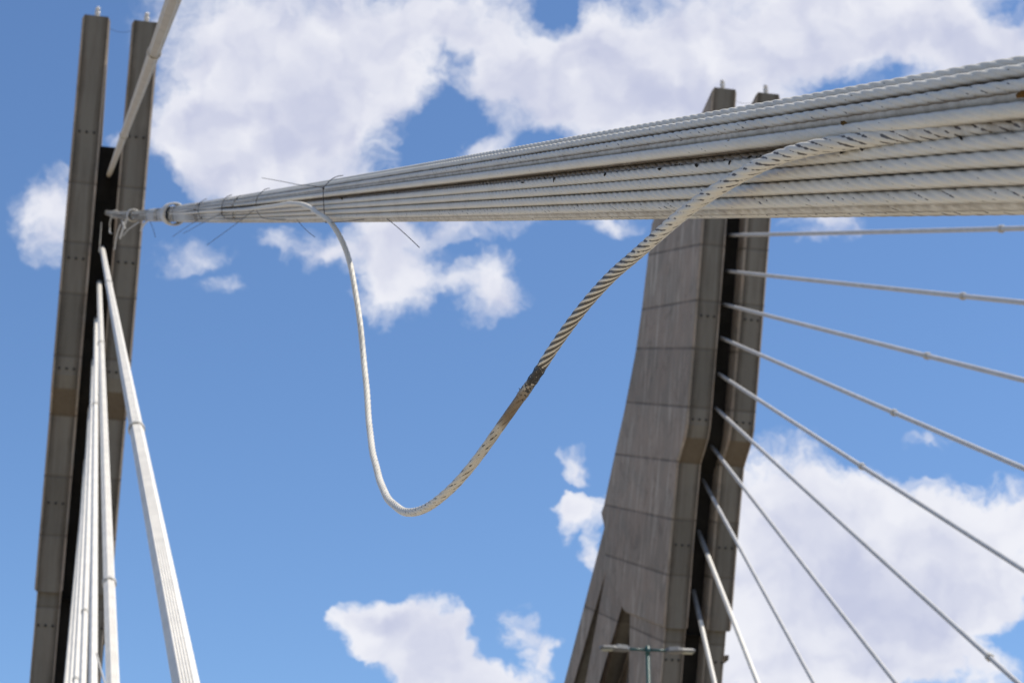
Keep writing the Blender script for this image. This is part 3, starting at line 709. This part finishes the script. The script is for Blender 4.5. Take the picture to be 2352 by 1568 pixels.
def leaf(px, y, sz, lab):
    c = Vector(bpath(np.array([bsx(px)]), uof(y, -.05), -.064)[0]); bm = bmesh.new()
    R_ = Matrix.Rotation(random.uniform(0, 3), 3, Vector(rng.normal(size=3)).normalized())
    prof = [(-1, 0), (-.6, .45), (0, .6), (.6, .35), (1, 0)]
    up_ = [bm.verts.new(R_ @ Vector((a*sz, h_*sz, .25*sz*math.sin(a*3)))) for a, h_ in prof]; mid = [bm.verts.new(R_ @ Vector((a*sz*.9, 0, -.2*sz))) for a, h_ in prof[1:-1]]
    dn = [bm.verts.new(R_ @ Vector((a*sz, -h_*sz, .3*sz))) for a, h_ in prof[1:-1]]
    bm.faces.new([up_[0], up_[1], mid[0]]); bm.faces.new([up_[1], up_[2], mid[1], mid[0]]); bm.faces.new([up_[2], up_[3], mid[2], mid[1]]); bm.faces.new([up_[3], up_[4], mid[2]])
    bm.faces.new([up_[0], mid[0], dn[0]]); bm.faces.new([mid[0], mid[1], dn[1], dn[0]]); bm.faces.new([mid[1], mid[2], dn[2], dn[1]]); bm.faces.new([mid[2], up_[4], dn[2]])
    bmesh.ops.solidify(bm, geom=bm.faces[:], thickness=.0004)
    o = from_bm('dead_leaf', bm, M_LEAF); o.location = c; tag(o, lab, 'leaf', 'dead leaves caught in the foreground cable')
leaf(2500, 222, .0095, 'yellow brown dead leaf caught in the cable at the right edge')
leaf(2062, 236, .0062, 'small brown dead leaf wedged between strands mid right')
leaf(1780, 240, .004, 'tiny tan leaf scrap wedged in the dark gap left of the other leaves')

# ------------------------------------------------------------------ street lamp in front of the right-hand tower
Lt = at(1487, 1482, 47.)
pl = on_plane(1412, 1484, Z, Lt); pr = on_plane(1563, 1494, Z, Lt)
ax_ = np.array([pr[0]-pl[0], (pr[1]-pl[1])*.6, 0]); ax_ /= np.linalg.norm(ax_)
lamp = empty('street_lamp', (Lt[0], Lt[1], 0), math.atan2(ax_[1], ax_[0]), label='green double-headed street lamp in front of the right-hand tower', cat='street lamp')
H = Lt[2]
bm = bmesh.new()
bmesh.ops.create_cone(bm, cap_ends=True, segments=20, radius1=.075, radius2=.045, depth=H, matrix=Matrix.Translation((0, 0, H/2)))
bmesh.ops.create_cone(bm, cap_ends=True, segments=20, radius1=.13, radius2=.10, depth=.9, matrix=Matrix.Translation((0, 0, .45)))
bmesh.ops.create_cone(bm, cap_ends=True, segments=4, radius1=.25, radius2=.25, depth=.04, matrix=Matrix.Translation((0, 0, .02)))
bmesh.ops.create_cone(bm, cap_ends=True, segments=20, radius1=.062, radius2=.062, depth=.18, matrix=Matrix.Translation((0, 0, H-.12)))
from_bm('pole', bm, M_GREEN, lamp, True)
for sgn in (-1, 1):
    bm = bmesh.new(); bmesh.ops.create_cone(bm, cap_ends=True, segments=14, radius1=.032, radius2=.032, depth=.50, matrix=Matrix.Translation((sgn*.28, 0, H-.10)) @ Matrix.Rotation(math.pi/2, 4, 'Y'))
    from_bm('arm', bm, M_GREEN, lamp, True)
    # flat housing with a raised rear part, tilted a little
    bm = bmesh.new()
    sect = [(.44, .05, .05, .035), (.50, .11, .075, .06), (.72, .13, .085, .055), (.82, .135, .045, .045), (1.08, .12, .035, .04), (1.14, .07, .028, .03)]
    rings = []
    for (x_, hw, top_, bot) in sect:
        rings.append([bm.verts.new((sgn*x_, yy, H-.10+zz_+.03*(x_-.44))) for yy, zz_ in ((-hw, -bot*.3), (-hw*.75, top_), (hw*.75, top_), (hw, -bot*.3), (hw*.8, -bot), (-hw*.8, -bot))])
    for r0, r1 in zip(rings[:-1], rings[1:]):
        for j in range(6): bm.faces.new([r0[j], r0[(j+1) % 6], r1[(j+1) % 6], r1[j]])
    bm.faces.new(rings[0]); bm.faces.new(rings[-1])
    hd = from_bm('lamp_head', bm, M_LAMP, lamp)
    bm = bmesh.new(); bmesh.ops.create_cube(bm, size=1, matrix=Matrix.Translation((sgn*.97, 0, H-.135)) @ Matrix.Diagonal((.26, .17, .03, 1)))
    bmesh.ops.bevel(bm, geom=bm.edges[:], offset=.01, segments=2, affect='EDGES')
    from_bm('lens', bm, M_LENS, hd)
